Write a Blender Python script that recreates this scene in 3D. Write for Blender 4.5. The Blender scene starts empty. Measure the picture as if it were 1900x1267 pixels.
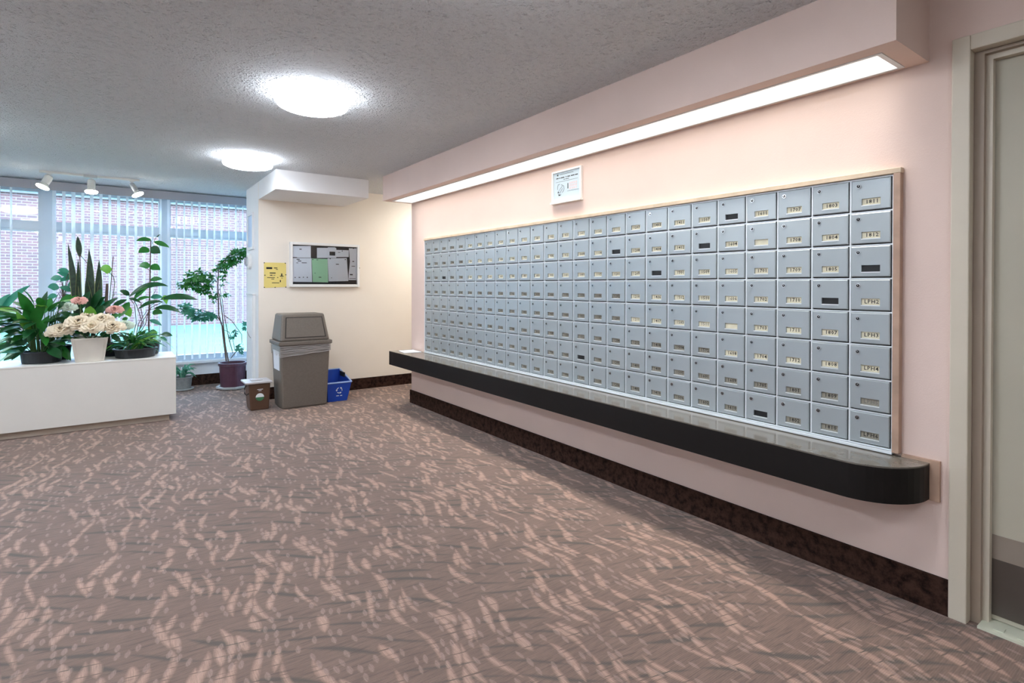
import bpy, bmesh, math, random
from mathutils import Vector, Matrix
random.seed(7)
PI = math.pi
S = bpy.context.scene
C = S.collection

# ------------------------------------------------------------------ camera
TH, FPX, PIT, ROL, CY, CH = .6281, 1012.4, .0067, .0019, 536.9, 1.285
def cam2world(r, up, w):
    r, up = r*math.cos(ROL)-up*math.sin(ROL), r*math.sin(ROL)+up*math.cos(ROL)
    w, z = w*math.cos(PIT)+up*math.sin(PIT), up*math.cos(PIT)-w*math.sin(PIT)
    c, s = math.cos(TH), math.sin(TH)
    return Vector((c*r+s*w, -s*r+c*w, z))
def at(u, v, y):
    "world point seen at a photo pixel, standing at depth y in the room"
    d = cam2world((u-950)/FPX, -(v-CY)/FPX, 1.0)
    return Vector((0, 0, CH)) + d*(y/d.y)
cd = bpy.data.cameras.new('camera'); cam = bpy.data.objects.new('camera', cd); C.objects.link(cam)
X, Y, Z = cam2world(1, 0, 0), cam2world(0, 1, 0), -cam2world(0, 0, 1)
cam.matrix_world = Matrix(((X.x, Y.x, Z.x, 0), (X.y, Y.y, Z.y, 0), (X.z, Y.z, Z.z, CH), (0, 0, 0, 1)))
cd.sensor_width = 36; cd.lens = FPX*36/1900; cd.shift_y = -(633.5-CY)/1900; cd.clip_start = .05; cd.clip_end = 200
S.camera = cam

# ------------------------------------------------------------------ light and exposure
S.view_settings.view_transform = 'Standard'; S.view_settings.look = 'None'
S.view_settings.gamma = 1; S.view_settings.use_curve_mapping = False
S.view_settings.exposure = 2.75
SKY = 4.6            # overcast daylight strength
LAMP = 7.4           # drum lamp glow
TUBE = 0.30          # trough diffuser glow
SPOT = 14.0
TROUGH = 2.6          # watts of the fluorescent tubes above the mailboxes
W = bpy.data.worlds.new('overcast_sky'); S.world = W; W.use_nodes = True
nt = W.node_tree; nt.nodes.clear()
wo = nt.nodes.new('ShaderNodeOutputWorld'); bg = nt.nodes.new('ShaderNodeBackground')
tc = nt.nodes.new('ShaderNodeTexCoord'); sp = nt.nodes.new('ShaderNodeSeparateXYZ'); cr = nt.nodes.new('ShaderNodeValToRGB')
nt.links.new(tc.outputs['Generated'], sp.inputs[0]); nt.links.new(sp.outputs['Z'], cr.inputs[0])
cr.color_ramp.elements[0].position = 0; cr.color_ramp.elements[0].color = (.56, .76, 1.0, 1)
cr.color_ramp.elements[1].position = 1; cr.color_ramp.elements[1].color = (.42, .66, 1.0, 1)
nt.links.new(cr.outputs[0], bg.inputs[0]); bg.inputs[1].default_value = SKY; nt.links.new(bg.outputs[0], wo.inputs[0])
pl = bpy.data.lights.new('window_portal', 'AREA'); pl.shape = 'RECTANGLE'; pl.size = 6.3; pl.size_y = 2.1
pl.cycles.is_portal = True
tl = bpy.data.lights.new('trough_tubes', 'AREA'); tl.shape = 'RECTANGLE'; tl.size = .19; tl.size_y = 4.5
tl.energy = TROUGH; tl.spread = math.radians(70); tl.color = (1, .96, .91)
to = bpy.data.objects.new('trough_tubes', tl); C.objects.link(to); to.location = (2.49, 3.15, 2.183)
po = bpy.data.objects.new('window_portal', pl); C.objects.link(po); po.location = (-.75, 8.22, 1.35); po.rotation_euler = (-PI/2, 0, 0)

# ------------------------------------------------------------------ materials
def lin(c):
    f = lambda v: v/12.92 if v <= .04045 else ((v+.055)/1.055)**2.4
    return tuple(f(x/255) for x in c) + (1,)
class E:                                   # tiny expression helper for shader maths
    nt = None
    def __init__(s, k): s.k = k
    @staticmethod
    def op(o, *a):
        n = E.nt.nodes.new('ShaderNodeMath'); n.operation = o
        for i, x in enumerate(a):
            if isinstance(x, E): E.nt.links.new(x.k, n.inputs[i])
            else: n.inputs[i].default_value = x
        return E(n.outputs[0])
    def __add__(s, o): return E.op('ADD', s, o)
    def __sub__(s, o): return E.op('SUBTRACT', s, o)
    def __mul__(s, o): return E.op('MULTIPLY', s, o)
    def __truediv__(s, o): return E.op('DIVIDE', s, o)
    def __rsub__(s, o): return E.op('SUBTRACT', o, s)
    def f(s, o, *a): return E.op(o, s, *a)
def noise(scale, detail=2, vec=None, rough=.5):
    n = E.nt.nodes.new('ShaderNodeTexNoise'); n.inputs['Scale'].default_value = scale
    n.inputs['Detail'].default_value = detail; n.inputs['Roughness'].default_value = rough
    if vec is None: vec = E.nt.nodes.new('ShaderNodeTexCoord').outputs['Object']
    E.nt.links.new(vec, n.inputs['Vector']); return n.outputs['Fac']
def newmat(name):
    m = bpy.data.materials.new(name); m.use_nodes = True; E.nt = m.node_tree
    b = m.node_tree.nodes['Principled BSDF']; return m, b
def mixcol(fac, a, b):
    n = E.nt.nodes.new('ShaderNodeMix'); n.data_type = 'RGBA'
    if isinstance(fac, E): fac = fac.k
    E.nt.links.new(fac, n.inputs[0])
    for x, i in ((a, 6), (b, 7)):
        if isinstance(x, tuple): n.inputs[i].default_value = x
        else: E.nt.links.new(x, n.inputs[i])
    return n.outputs[2]
def ramp(fac, *st):
    n = E.nt.nodes.new('ShaderNodeValToRGB'); E.nt.links.new(fac, n.inputs[0])
    r = n.color_ramp
    while len(r.elements) < len(st): r.elements.new(.5)
    for e, (p, c) in zip(r.elements, st): e.position = p; e.color = c
    return n.outputs[0]
def bump(b, h, strength, dist):
    n = E.nt.nodes.new('ShaderNodeBump'); n.inputs['Strength'].default_value = strength; n.inputs['Distance'].default_value = dist
    E.nt.links.new(h.k if isinstance(h, E) else h, n.inputs['Height']); E.nt.links.new(n.outputs[0], b.inputs['Normal'])
def mat(name, c, rough=.6, metal=0, var=.06, vs=6, bs=0, bscale=80, spec=.5, trans=0):
    m, b = newmat(name); c = lin(c)
    f = noise(vs, 3)
    lo = tuple(x*(1-var) for x in c[:3])+(1,); hi = tuple(min(1, x*(1+var)) for x in c[:3])+(1,)
    E.nt.links.new(ramp(f, (.3, lo), (.7, hi)), b.inputs['Base Color'])
    b.inputs['Roughness'].default_value = rough; b.inputs['Metallic'].default_value = metal
    b.inputs['Specular IOR Level'].default_value = spec
    if bs: bump(b, noise(bscale, 3), bs, .002)
    if trans:
        t = E.nt.nodes.new('ShaderNodeBsdfTranslucent'); t.inputs[0].default_value = c
        mx = E.nt.nodes.new('ShaderNodeMixShader'); mx.inputs[0].default_value = trans
        E.nt.links.new(b.outputs[0], mx.inputs[1]); E.nt.links.new(t.outputs[0], mx.inputs[2])
        E.nt.links.new(mx.outputs[0], E.nt.nodes['Material Output'].inputs[0])
    return m
def emit(name, c, s):
    m, b = newmat(name); b.inputs['Base Color'].default_value = (.8, .8, .8, 1)
    b.inputs['Emission Color'].default_value = lin(c); b.inputs['Emission Strength'].default_value = s
    return m
def glassmat(name, tint=(1, 1, 1, 1), ior=1.5, rough=0):
    m, b = newmat(name); m.node_tree.nodes.remove(b)
    t = E.nt.nodes.new('ShaderNodeBsdfTransparent'); t.inputs[0].default_value = tint
    g = E.nt.nodes.new('ShaderNodeBsdfGlossy'); g.inputs['Roughness'].default_value = rough
    f = E.nt.nodes.new('ShaderNodeFresnel'); f.inputs[0].default_value = ior
    mx = E.nt.nodes.new('ShaderNodeMixShader'); E.nt.links.new(f.outputs[0], mx.inputs[0])
    E.nt.links.new(t.outputs[0], mx.inputs[1]); E.nt.links.new(g.outputs[0], mx.inputs[2])
    E.nt.links.new(mx.outputs[0], E.nt.nodes['Material Output'].inputs[0]); return m

M = {}
M['pink'] = mat('pink_wall_paint', (223, 200, 189), .75, var=.025, vs=2.5, bs=.25, bscale=220)
M['cream'] = mat('cream_wall_paint', (238, 229, 216), .75, var=.02, vs=2, bs=.25, bscale=220)
M['white_wall'] = mat('white_wall_paint', (240, 240, 240), .7, var=.02, vs=2, bs=.15, bscale=200)
M['white'] = mat('white_enamel', (232, 232, 230), .4, var=.02)
M['board_white'] = mat('white_laminate', (226, 222, 214), .45, var=.02, vs=3)
M['plinth'] = mat('beige_plinth', (190, 175, 158), .7)
M['wood'] = mat('pale_wood', (206, 186, 160), .5, var=.12, vs=14)
M['casing'] = mat('door_casing_paint', (206, 196, 178), .45, var=.03, vs=5, bs=.1)
M['jamb'] = mat('taupe_door_jamb', (158, 142, 126), .5, var=.04)
M['kick_top'] = mat('worn_kick_plate_top', (152, 140, 128), .5, .2, var=.05)
M['door'] = mat('door_paint', (188, 182, 164), .5, var=.04, vs=3, bs=.1)
M['kick'] = mat('brushed_kick_plate', (98, 90, 84), .4, .5, var=.05)
M['alu'] = mat('mailbox_enamel', (168, 177, 181), .30, .35, var=.04, vs=3)
M['alu_frame'] = mat('mailbox_rail_metal', (226, 232, 236), .35, .15, var=.03)
M['lip'] = mat('lit_slot_lip', (232, 236, 238), .3, .2, var=.02)  # light caught by the slot's lower edge, painted as a bright strip
M['wood_dark'] = mat('brown_and_shaded_wood', (176, 146, 126), .5, var=.12, vs=14)
M['gap'] = mat('dark_recess', (28, 30, 32), .8)
M['chrome'] = mat('chrome', (215, 218, 220), .2, 1, var=.02)
M['card'] = mat('cream_card', (232, 224, 196), .7, var=.05, vs=40)
M['card_grey'] = mat('shaded_card', (150, 144, 130), .6, var=.12, vs=40)  # slot shade and cover reflection painted into the card tone, lower and left cards
M['card_black'] = mat('black_card', (20, 20, 22), .5)
M['ink'] = mat('black_ink', (26, 24, 24), .6)
M['pale_ink'] = mat('faded_ink', (120, 116, 110), .6)
M['top'] = mat('counter_laminate_top', (104, 99, 91), .16, var=.1, vs=20, spec=.7)
M['edge'] = mat('counter_laminate_edge', (15, 12, 11), .5, var=.15, vs=30, spec=.3)
M['bin'] = mat('grey_brown_plastic', (112, 104, 95), .5, var=.07, vs=60, bs=.2, bscale=300)
M['bin_dark'] = mat('dark_plastic_groove', (50, 45, 40), .6)
M['paper'] = mat('white_paper', (226, 230, 236), .8, var=.01)
M['yellow'] = mat('yellow_paper', (232, 212, 128), .8, var=.03)
M['green_paper'] = mat('green_paper', (170, 218, 178), .8, var=.02)
M['pin_board'] = mat('dark_felt', (38, 36, 36), .9, var=.2, vs=90)
M['brown'] = mat('brown_plastic', (92, 66, 50), .45, var=.05)
M['lid'] = mat('pale_grey_plastic', (190, 184, 184), .4)
M['blue'] = mat('blue_plastic', (24, 72, 178), .35, var=.04)
M['blue_rim'] = mat('pale_blue_rim', (150, 180, 230), .35)
M['mark_white'] = mat('white_print', (235, 240, 240), .6)
M['mark_green'] = mat('green_print', (60, 120, 80), .6)
M['black_pot'] = mat('black_plastic_pot', (34, 38, 42), .45, var=.1)
M['grey_pot'] = mat('grey_stone_pot', (138, 140, 138), .7, var=.12, vs=30, bs=.3)
M['purple_pot'] = mat('purple_glazed_pot', (84, 52, 66), .3, var=.15, vs=12)
M['saucer'] = mat('pale_saucer', (190, 192, 192), .5)
M['soil'] = mat('potting_soil', (52, 40, 32), .95, var=.4, vs=80, bs=.8, bscale=120)
M['vase'] = mat('cream_ceramic', (218, 212, 200), .45, var=.04, vs=12)
M['stem'] = mat('brown_stem', (92, 76, 66), .7, var=.2, vs=60)
M['green_stem'] = mat('green_stem', (74, 110, 60), .5, var=.1)
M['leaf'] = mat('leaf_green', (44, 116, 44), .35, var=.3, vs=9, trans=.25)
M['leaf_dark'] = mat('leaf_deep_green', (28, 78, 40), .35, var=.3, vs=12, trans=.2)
M['leaf_blue'] = mat('leaf_cool_green', (58, 132, 104), .35, var=.25, vs=10, trans=.3)
M['leaf_lime'] = mat('leaf_bright_green', (112, 172, 62), .4, var=.2, vs=12, trans=.35)
M['leaf_pale'] = mat('pale_striped_leaf', (168, 208, 180), .4, var=.2, vs=30, trans=.3)
M['snake'] = mat('snake_leaf_green', (30, 52, 34), .4, var=.5, vs=40, trans=.1)
M['snake_edge'] = mat('snake_leaf_margin', (120, 128, 78), .45, trans=.1)
M['petal_cream'] = mat('cream_petal', (246, 232, 206), .7, var=.06, vs=30, trans=.2)
M['petal_white'] = mat('greenish_white_petal', (216, 230, 212), .7, var=.06, vs=30, trans=.2)
M['petal_pink'] = mat('pink_petal', (240, 190, 178), .7, var=.08, vs=30, trans=.2)
M['vane'] = mat('white_blind_fabric', (250, 251, 252), .7, var=.005, trans=.6)
M['valance'] = mat('grey_valance', (168, 170, 178), .6, var=.03)
M['win_frame'] = mat('window_frame_paint', (206, 218, 228), .45, var=.02)
M['glass'] = glassmat('window_glass', (.93, .97, 1, 1), 1.5)
M['cover_glass'] = glassmat('cover_glass', (.98, .99, 1, 1), 1.3)
M['siding'] = mat('blue_grey_siding', (62, 74, 98), .6, var=.03)
M['grass'] = mat('lawn', (50, 84, 62), .9, var=.2, vs=3)
M['lamp'] = emit('lamp_diffuser', (236, 244, 255), LAMP)
M['lamp_side'] = emit('lamp_ribbed_side', (236, 244, 255), LAMP*.34)
M['tube'] = emit('trough_diffuser', (255, 248, 236), TUBE)
M['bulb'] = emit('bulb_face', (255, 246, 226), SPOT)
M['lamp_metal'] = mat('white_lamp_metal', (226, 226, 220), .4)
M['silver'] = mat('silver_lamp_metal', (200, 200, 198), .3, .8)
M['brass'] = mat('threshold_metal', (214, 216, 196), .35, .1)
def bagmat():
    m, b = newmat('clear_bag_film'); b.inputs['Base Color'].default_value = lin((205, 202, 198)); b.inputs['Roughness'].default_value = .25
    b.inputs['Alpha'].default_value = .38; return m
M['bag'] = bagmat()

def popcorn():
    m, b = newmat('popcorn_ceiling')
    b.inputs['Base Color'].default_value = lin((232, 234, 236)); b.inputs['Roughness'].default_value = .95
    v = E.nt.nodes.new('ShaderNodeTexVoronoi'); v.inputs['Scale'].default_value = 62
    E.nt.links.new(E.nt.nodes.new('ShaderNodeTexCoord').outputs['Object'], v.inputs['Vector'])
    h = (1 - E(v.outputs['Distance'])*1.6).f('MAXIMUM', 0)
    h = h * (E(noise(38, 2)) - .38).f('MAXIMUM', 0) * 4 + E(noise(210, 2))*.5
    bump(b, h, 1.0, .02)
    return m
M['ceiling'] = popcorn()

def carpet():
    m, b = newmat('patterned_carpet')
    s = E.nt.nodes.new('ShaderNodeSeparateXYZ'); t = E.nt.nodes.new('ShaderNodeTexCoord')
    E.nt.links.new(t.outputs['Object'], s.inputs[0]); x, y = E(s.outputs[0]), E(s.outputs[1])
    def white(*a):
        n = E.nt.nodes.new('ShaderNodeTexWhiteNoise'); n.noise_dimensions = '2D'
        c = E.nt.nodes.new('ShaderNodeCombineXYZ')
        for i, k in enumerate(a):
            if isinstance(k, E): E.nt.links.new(k.k, c.inputs[i])
            else: c.inputs[i].default_value = k
        E.nt.links.new(c.outputs[0], n.inputs['Vector']); return E(n.outputs['Value'])
    def strokes(a, c, wid, length, wob, wl, seed, keep, fat):
        u = a + (c*(2*PI/wl) + (a*3.1).f('SINE')*2).f('SINE')*wob
        u = u/wid; i = u.f('FLOOR')
        v = c/length + white(i, seed)*9; j = v.f('FLOOR'); fv = v-j
        h = white(i, j + seed*3.7)
        fu = u - i - .5 - (h-.5)*.4 - (fv-.5)*(h-.5)*.5
        half = (fv*PI).f('SINE').f('MAXIMUM', 0).f('POWER', .6)*(h*fat + fat*.35)
        mk = ((half - fu.f('ABSOLUTE'))*6).f('MINIMUM', 1).f('MAXIMUM', 0)
        return mk * h.f('GREATER_THAN', 1-keep)
    l1 = strokes(x, y, .085, .235, .024, .48, 1.3, .45, .20)
    l3 = strokes(x+.041, y+.07, .085, .13, .024, .48, 6.2, .36, .22)
    l2 = strokes(x+.03, y, .030, .050, .012, .50, 5.1, .30, .30)
    xr, yr = x*.55 + y*.83, y*.55 - x*.83
    d1 = strokes(xr, yr, .075, .30, .02, .7, 8.7, .60, .20)
    d2 = strokes(x*.2+y*.98, x*.98-y*.2, .034, .12, .008, .5, 3.9, .5, .16)
    rib = ((y*(2*PI/.0065)).f('SINE')*.5+.5)
    fz = E(noise(420, 2))
    mp = E.nt.nodes.new('ShaderNodeMapping'); mp.inputs['Scale'].default_value = (260, 16, 1); E.nt.links.new(t.outputs['Object'], mp.inputs[0])
    fib = E(noise(1, 3, mp.outputs[0], .7))
    mp2 = E.nt.nodes.new('ShaderNodeMapping'); mp2.inputs['Scale'].default_value = (9, 120, 1); mp2.inputs['Rotation'].default_value = (0, 0, .22); E.nt.links.new(t.outputs['Object'], mp2.inputs[0])
    wft = E(noise(1, 4, mp2.outputs[0], .75))
    base = mixcol(noise(5, 3), lin((120, 98, 88)), lin((142, 118, 105)))
    c1 = mixcol((wft*4-1.7).f('MINIMUM', 1).f('MAXIMUM', 0)*.7, base, lin((98, 84, 75)))
    c1 = mixcol(d1*.9, c1, lin((92, 85, 77)))
    c1 = mixcol(d2*.6, c1, lin((92, 80, 72)))
    c1 = mixcol(l2*(fib*2-.4).f('MINIMUM', 1).f('MAXIMUM', 0)*.6, c1, lin((182, 156, 144)))
    li = l1.f('MAXIMUM', l3)
    cut = ((y*.97+x*.24)/.058); cut = (cut-cut.f('FLOOR')-.5).f('ABSOLUTE').f('GREATER_THAN', .04)
    c1 = mixcol(li*(1-d2*.6)*(fib*1.6-.05).f('MINIMUM', 1).f('MAXIMUM', 0)*cut*.85, c1, mixcol(noise(2.2, 2), lin((192, 160, 144)), lin((204, 164, 142))))
    c1 = mixcol((rib*.5 + fz*.6 - .25).f('MAXIMUM', 0)*.35, c1, lin((92, 76, 70)))
    E.nt.links.new(c1, b.inputs['Base Color']); b.inputs['Roughness'].default_value = .95
    b.inputs['Specular IOR Level'].default_value = .15
    b.inputs['Sheen Weight'].default_value = .15
    bump(b, fz + rib*.5, .4, .003)
    return m
M['carpet'] = carpet()
def basecarpet():
    m, b = newmat('dark_carpet_baseboard')
    c = ramp(noise(26, 4, rough=.7), (.35, lin((28, 17, 14))), (.62, lin((66, 46, 38))))
    E.nt.links.new(c, b.inputs['Base Color']); b.inputs['Roughness'].default_value = .95; b.inputs['Specular IOR Level'].default_value = .1
    bump(b, noise(300, 2), .5, .003); return m
M['skirt'] = basecarpet()
def bricks():
    m, b = newmat('brick_facade')
    t = E.nt.nodes.new('ShaderNodeTexCoord'); mp = E.nt.nodes.new('ShaderNodeMapping'); mp.inputs['Rotation'].default_value = (PI/2, 0, 0)
    E.nt.links.new(t.outputs['Object'], mp.inputs[0])
    n = E.nt.nodes.new('ShaderNodeTexBrick'); E.nt.links.new(mp.outputs[0], n.inputs['Vector'])
    n.inputs['Color1'].default_value = lin((80, 52, 48)); n.inputs['Color2'].default_value = lin((66, 45, 44)); n.inputs['Mortar'].default_value = lin((96, 84, 84))
    n.inputs['Scale'].default_value = 1; n.inputs['Brick Width'].default_value = .24; n.inputs['Row Height'].default_value = .085; n.inputs['Mortar Size'].default_value = .010
    E.nt.links.new(n.outputs[0], b.inputs['Base Color']); b.inputs['Roughness'].default_value = .9
    bump(b, n.outputs['Fac'], -.4, .01); return m
M['brick'] = bricks()

# ------------------------------------------------------------------ geometry helpers
LOC = {}
class G:
    def __init__(s): s.v = []; s.f = []; s.m = []; s.cur = 0
    def add(s, vs, fs):
        o = len(s.v); s.v += [Vector(p) for p in vs]; s.f += [tuple(i+o for i in f) for f in fs]; s.m += [s.cur]*len(fs); return s
    def box(s, x0, x1, y0, y1, z0, z1):
        return s.frus((x0, x1, y0, y1, z0), (x0, x1, y0, y1, z1))
    def frus(s, a, b):
        x0, x1, y0, y1, z0 = a; X0, X1, Y0, Y1, z1 = b
        return s.add([(x0, y0, z0), (x1, y0, z0), (x1, y1, z0), (x0, y1, z0), (X0, Y0, z1), (X1, Y0, z1), (X1, Y1, z1), (X0, Y1, z1)],
                     [(3, 2, 1, 0), (4, 5, 6, 7), (0, 1, 5, 4), (1, 2, 6, 5), (2, 3, 7, 6), (3, 0, 4, 7)])
    def tube(s, pts, r, n=8, cap=True):
        pts = [Vector(p) for p in pts]; rs = r if isinstance(r, (list, tuple)) else [r]*len(pts)
        vs = []; fs = []
        for i, p in enumerate(pts):
            t = (pts[min(i+1, len(pts)-1)] - pts[max(i-1, 0)]).normalized()
            a = t.cross(Vector((0, 0, 1)) if abs(t.z) < .95 else Vector((1, 0, 0))).normalized(); b = t.cross(a)
            for k in range(n):
                q = 2*PI*k/n; vs.append(p + (a*math.cos(q) + b*math.sin(q))*rs[i])
        for i in range(len(pts)-1):
            for k in range(n):
                k2 = (k+1) % n; fs.append((i*n+k, i*n+k2, (i+1)*n+k2, (i+1)*n+k))
        if cap: fs += [tuple(range(n)), tuple(range(len(vs)-1, len(vs)-n-1, -1))]
        return s.add(vs, fs)
    def lathe(s, c, prof, n=32, cap=True, rib=None):
        vs = []; fs = []
        for j, (r, z) in enumerate(prof):
            for k in range(n):
                q = 2*PI*k/n; rr = r*(1+(rib(j, k) if rib else 0)); vs.append((c[0]+rr*math.cos(q), c[1]+rr*math.sin(q), c[2]+z))
        for j in range(len(prof)-1):
            for k in range(n):
                k2 = (k+1) % n; fs.append((j*n+k, j*n+k2, (j+1)*n+k2, (j+1)*n+k))
        if cap: fs += [tuple(range(n-1, -1, -1)), tuple(range(len(vs)-n, len(vs)))]
        return s.add(vs, fs)
    def prism(s, pts, z0, z1):
        n = len(pts)
        return s.add([(x, y, z0) for x, y in pts]+[(x, y, z1) for x, y in pts],
                     [tuple(range(n-1, -1, -1)), tuple(range(n, 2*n))]+[(i, (i+1) % n, n+(i+1) % n, n+i) for i in range(n)])
    def leaf(s, p0, p1, w, arch=(0, 0, .0), nrm=(-.3, -1, .5), n=7, peak=.42, fold=.18, tip=.0, margin=False, base=.0):
        p0, p1 = Vector(p0), Vector(p1); mid = (p0+p1)/2 + Vector(arch); N = Vector(nrm).normalized()
        vs = []; fs = []; cols = 5 if margin else 3
        for i in range(n+1):
            t = i/n; p = p0*(1-t)**2 + mid*2*t*(1-t) + p1*t*t
            tg = ((mid-p0)*(1-t) + (p1-mid)*t).normalized()
            sd = tg.cross(N)
            sd = sd.normalized() if sd.length > 1e-4 else Vector((1, 0, 0))
            nn = sd.cross(tg).normalized()
            k = math.log(.5)/math.log(peak); ww = w*.5*max(math.sin(PI*t**k), base if i == 0 else tip if i == n else 0)**.8 if 0 < i < n else w*.5*(base if i == 0 else tip)
            if margin: cs = (-1, -.86, 0, .86, 1)
            else: cs = (-1, 0, 1)
            for c in cs: vs.append(p + sd*ww*c + nn*(fold*ww*abs(c)))
        f0 = len(s.f)
        for i in range(n):
            for c in range(cols-1):
                a = i*cols+c; fs.append((a, a+1, a+cols+1, a+cols))
        cur = s.cur; s.add(vs, fs)
        if margin:
            for q in range(len(fs)):
                if q % 4 in (0, 3): s.m[f0+q] = cur+1
        return s
    def build(s, name, mats, parent=None, smooth=False, bevel=0, origin=None):
        L = LOC[parent] if parent is not None else Vector(origin) if origin else Vector((0, 0, 0))
        me = bpy.data.meshes.new(name); me.from_pydata([p-L for p in s.v], [], s.f)
        for k in (mats if isinstance(mats, (list, tuple)) else [mats]): me.materials.append(M[k] if isinstance(k, str) else k)
        for i, p in enumerate(me.polygons): p.material_index = s.m[i]; p.use_smooth = smooth
        me.update()
        o = bpy.data.objects.new(name, me); C.objects.link(o); LOC[o] = L
        if parent is not None: o.parent = parent
        else: o.location = L
        if bevel:
            b = o.modifiers.new('bevel', 'BEVEL'); b.width = bevel; b.segments = 2; b.limit_method = 'ANGLE'
        return o
def fixn(o):
    bm = bmesh.new(); bm.from_mesh(o.data); bmesh.ops.recalc_face_normals(bm, faces=bm.faces); bm.to_mesh(o.data); bm.free(); return o
def thing(name, loc, label, cat, group=None):
    o = bpy.data.objects.new(name, None); o.empty_display_size = .1; C.objects.link(o); o.location = loc; LOC[o] = Vector(loc)
    return tag(o, label, cat, group)
def tag(o, label, cat, group=None):
    o['label'] = label; o['category'] = cat
    if group: o['group'] = group
    return o
def struct(o, label=None):
    o['kind'] = 'structure'
    if label: o['label'] = label
    return o
def box(name, m, a, parent=None, bevel=0, **k): return G().box(*a).build(name, m, parent, bevel=bevel, **k)

# ------------------------------------------------------------------ room shell
XW, YF, YW, H = 2.63, 6.58, 8.05, 2.44       # mailbox wall, notice board wall, window wall, ceiling
XL, YB, YE = -4.0, -3.5, 5.5
struct(box('floor', 'carpet', (XL-.1, 4.7, YB-.1, YW+.1, -.1, 0)), 'brown carpet with pinkish wavy strokes')
struct(box('ceiling', 'ceiling', (XL-.1, 4.7, YB-.1, YW+.1, H, H+.15)), 'grey popcorn textured ceiling')
# mailbox wall with the door opening
g = G().box(XW, XW+.16, .656, YE, 0, H).box(XW, XW+.16, -.376, .656, 2.18, H).box(XW, XW+.16, YB, -.376, 0, H)
struct(g.build('wall_right', 'pink'), 'pink painted wall that carries the mailboxes')
struct(box('wall_far', 'cream', (1.2895, 4.7, YF, YF+.02, 0, H)), 'cream wall behind the notice board and trash bin')
struct(box('wall_pier', 'white_wall', (1.289, 4.7, YF+.02, 7.28, 0, H)), 'white side of the wall end next to the window')
struct(box('wall_left', 'white_wall', (XL-.1, XL, YB, YW, 0, H)))
struct(box('wall_back', 'cream', (XL, XW, YB-.1, YB, 0, H)))
struct(box('wall_alcove', 'cream', (4.6, 4.7, YE-.5, YF, 0, H)))
struct(box('wall_alcove_back', 'cream', (XW+.16, 4.6, YE-.5, YE-.4, 0, H)))
struct(box('wall_window_end', 'white_wall', (2.6, 2.7, 7.28, YW, 0, H)))
g = G().box(XL, 2.7, YW, YW+.16, 0, .29).box(XL, 2.7, YW, YW+.16, 2.385, H)
struct(g.build('wall_window', 'white_wall'), 'low white wall below the window')
# baseboards
g = G().box(XW-.014, XW, .712, YE, 0, .14).box(XW-.014, XW+.17, YE, YE+.014, 0, .14)
struct(g.build('baseboard_right', 'skirt'), 'dark brown carpet baseboard below the mailbox counter')
struct(box('baseboard_far', 'skirt', (1.289, 4.6, YF-.014, YF, 0, .135)), 'dark brown carpet baseboard of the cream wall')
struct(box('baseboard_window', 'skirt', (XL, 2.6, YW-.014, YW, 0, .136)), 'dark brown carpet baseboard below the window')
# dropped beam with its light trough
XB, ZB, YB0 = 2.297, 2.181, .79
g = G().box(XB, 2.375, YB0, YE, ZB, H).box(2.375, 2.605, YB0, .865, ZB, H).box(2.375, 2.605, 5.435, YE, ZB, H).box(2.605, XW, YB0, YE, ZB, H).box(2.375, 2.605, .865, 5.435, ZB+.06, H)
struct(g.build('ceiling_beam', 'pink'), 'pink dropped beam above the mailboxes')
t = thing('trough_light', (2.49, 3.15, ZB), 'long flat white fluorescent light set in the underside of the pink beam', 'light')
g = G().box(2.375, 2.39, .865, 5.435, ZB-.003, ZB+.02).box(2.59, 2.605, .865, 5.435, ZB-.003, ZB+.02).box(2.39, 2.59, .865, .885, ZB-.003, ZB+.02).box(2.39, 2.59, 5.415, 5.435, ZB-.003, ZB+.02)
g.build('frame', 'alu_frame', t)
yy = [.885 + k*(4.53/3) for k in range(4)]
for k in range(3): box('diffuser', 'tube', (2.39, 2.59, yy[k]+.0015*(k > 0), yy[k+1]-.0015*(k < 2), ZB+.004, ZB+.012), t)
# boxed soffit over the notice board
struct(box('ceiling_soffit', 'white_wall', (1.289, 2.245, 5.77, YF, 2.243, H)), 'white boxed soffit above the notice board')

# ------------------------------------------------------------------ door at the right
d = bpy.data.objects.new('door_1', None); C.objects.link(d); d.location = (XW, .14, 0); LOC[d] = Vector(d.location); struct(d, 'beige door with grey kick plate at the right edge')
g = G().box(XW-.02, XW+.03, .655, .712, 0, 2.235).box(XW-.02, XW+.03, -.43, -.373, 0, 2.235).box(XW-.02, XW+.03, -.373, .655, 2.178, 2.235)
g.build('casing', 'casing', d, bevel=.004)
g = G().box(XW+.03, XW+.15, .625, .655, 0, 2.178).box(XW+.03, XW+.15, -.375, -.345, 0, 2.178).box(XW+.03, XW+.15, -.345, .625, 2.165, 2.178)
g.build('jamb', 'jamb', d)
g = G().box(XW+.055, XW+.085, .605, .625, 0, 2.165).box(XW+.055, XW+.085, -.345, -.325, 0, 2.165).box(XW+.055, XW+.085, -.325, .605, 2.145, 2.165)
g.build('door_stop', 'casing', d)
box('door_panel', 'door', (XW+.09, XW+.13, -.345, .625, .012, 2.16), d)
box('kick_plate', 'kick', (XW+.087, XW+.09, -.325, .605, .03, .245), d)
box('kick_strip', 'kick_top', (XW+.087, XW+.09, -.325, .605, .245, .337), d)
k = G().tube([(XW+.09, -.26, 1.02), (XW+.03, -.26, 1.02)], .011).tube([(XW+.035, -.26, 1.02), (XW+.035, -.15, 1.02)], .009).build('handle', 'chrome', d)
struct(box('wall_behind_door', 'cream', (XW+.17, XW+.2, -.5, .8, 0, H)))
g = G().box(XW-.01, XW+.13, -.345, .625, 0, .009)
for q in range(14): g.box(XW+.01, XW+.045, -.33+q*.068, -.30+q*.068, .009, .012)
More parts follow.
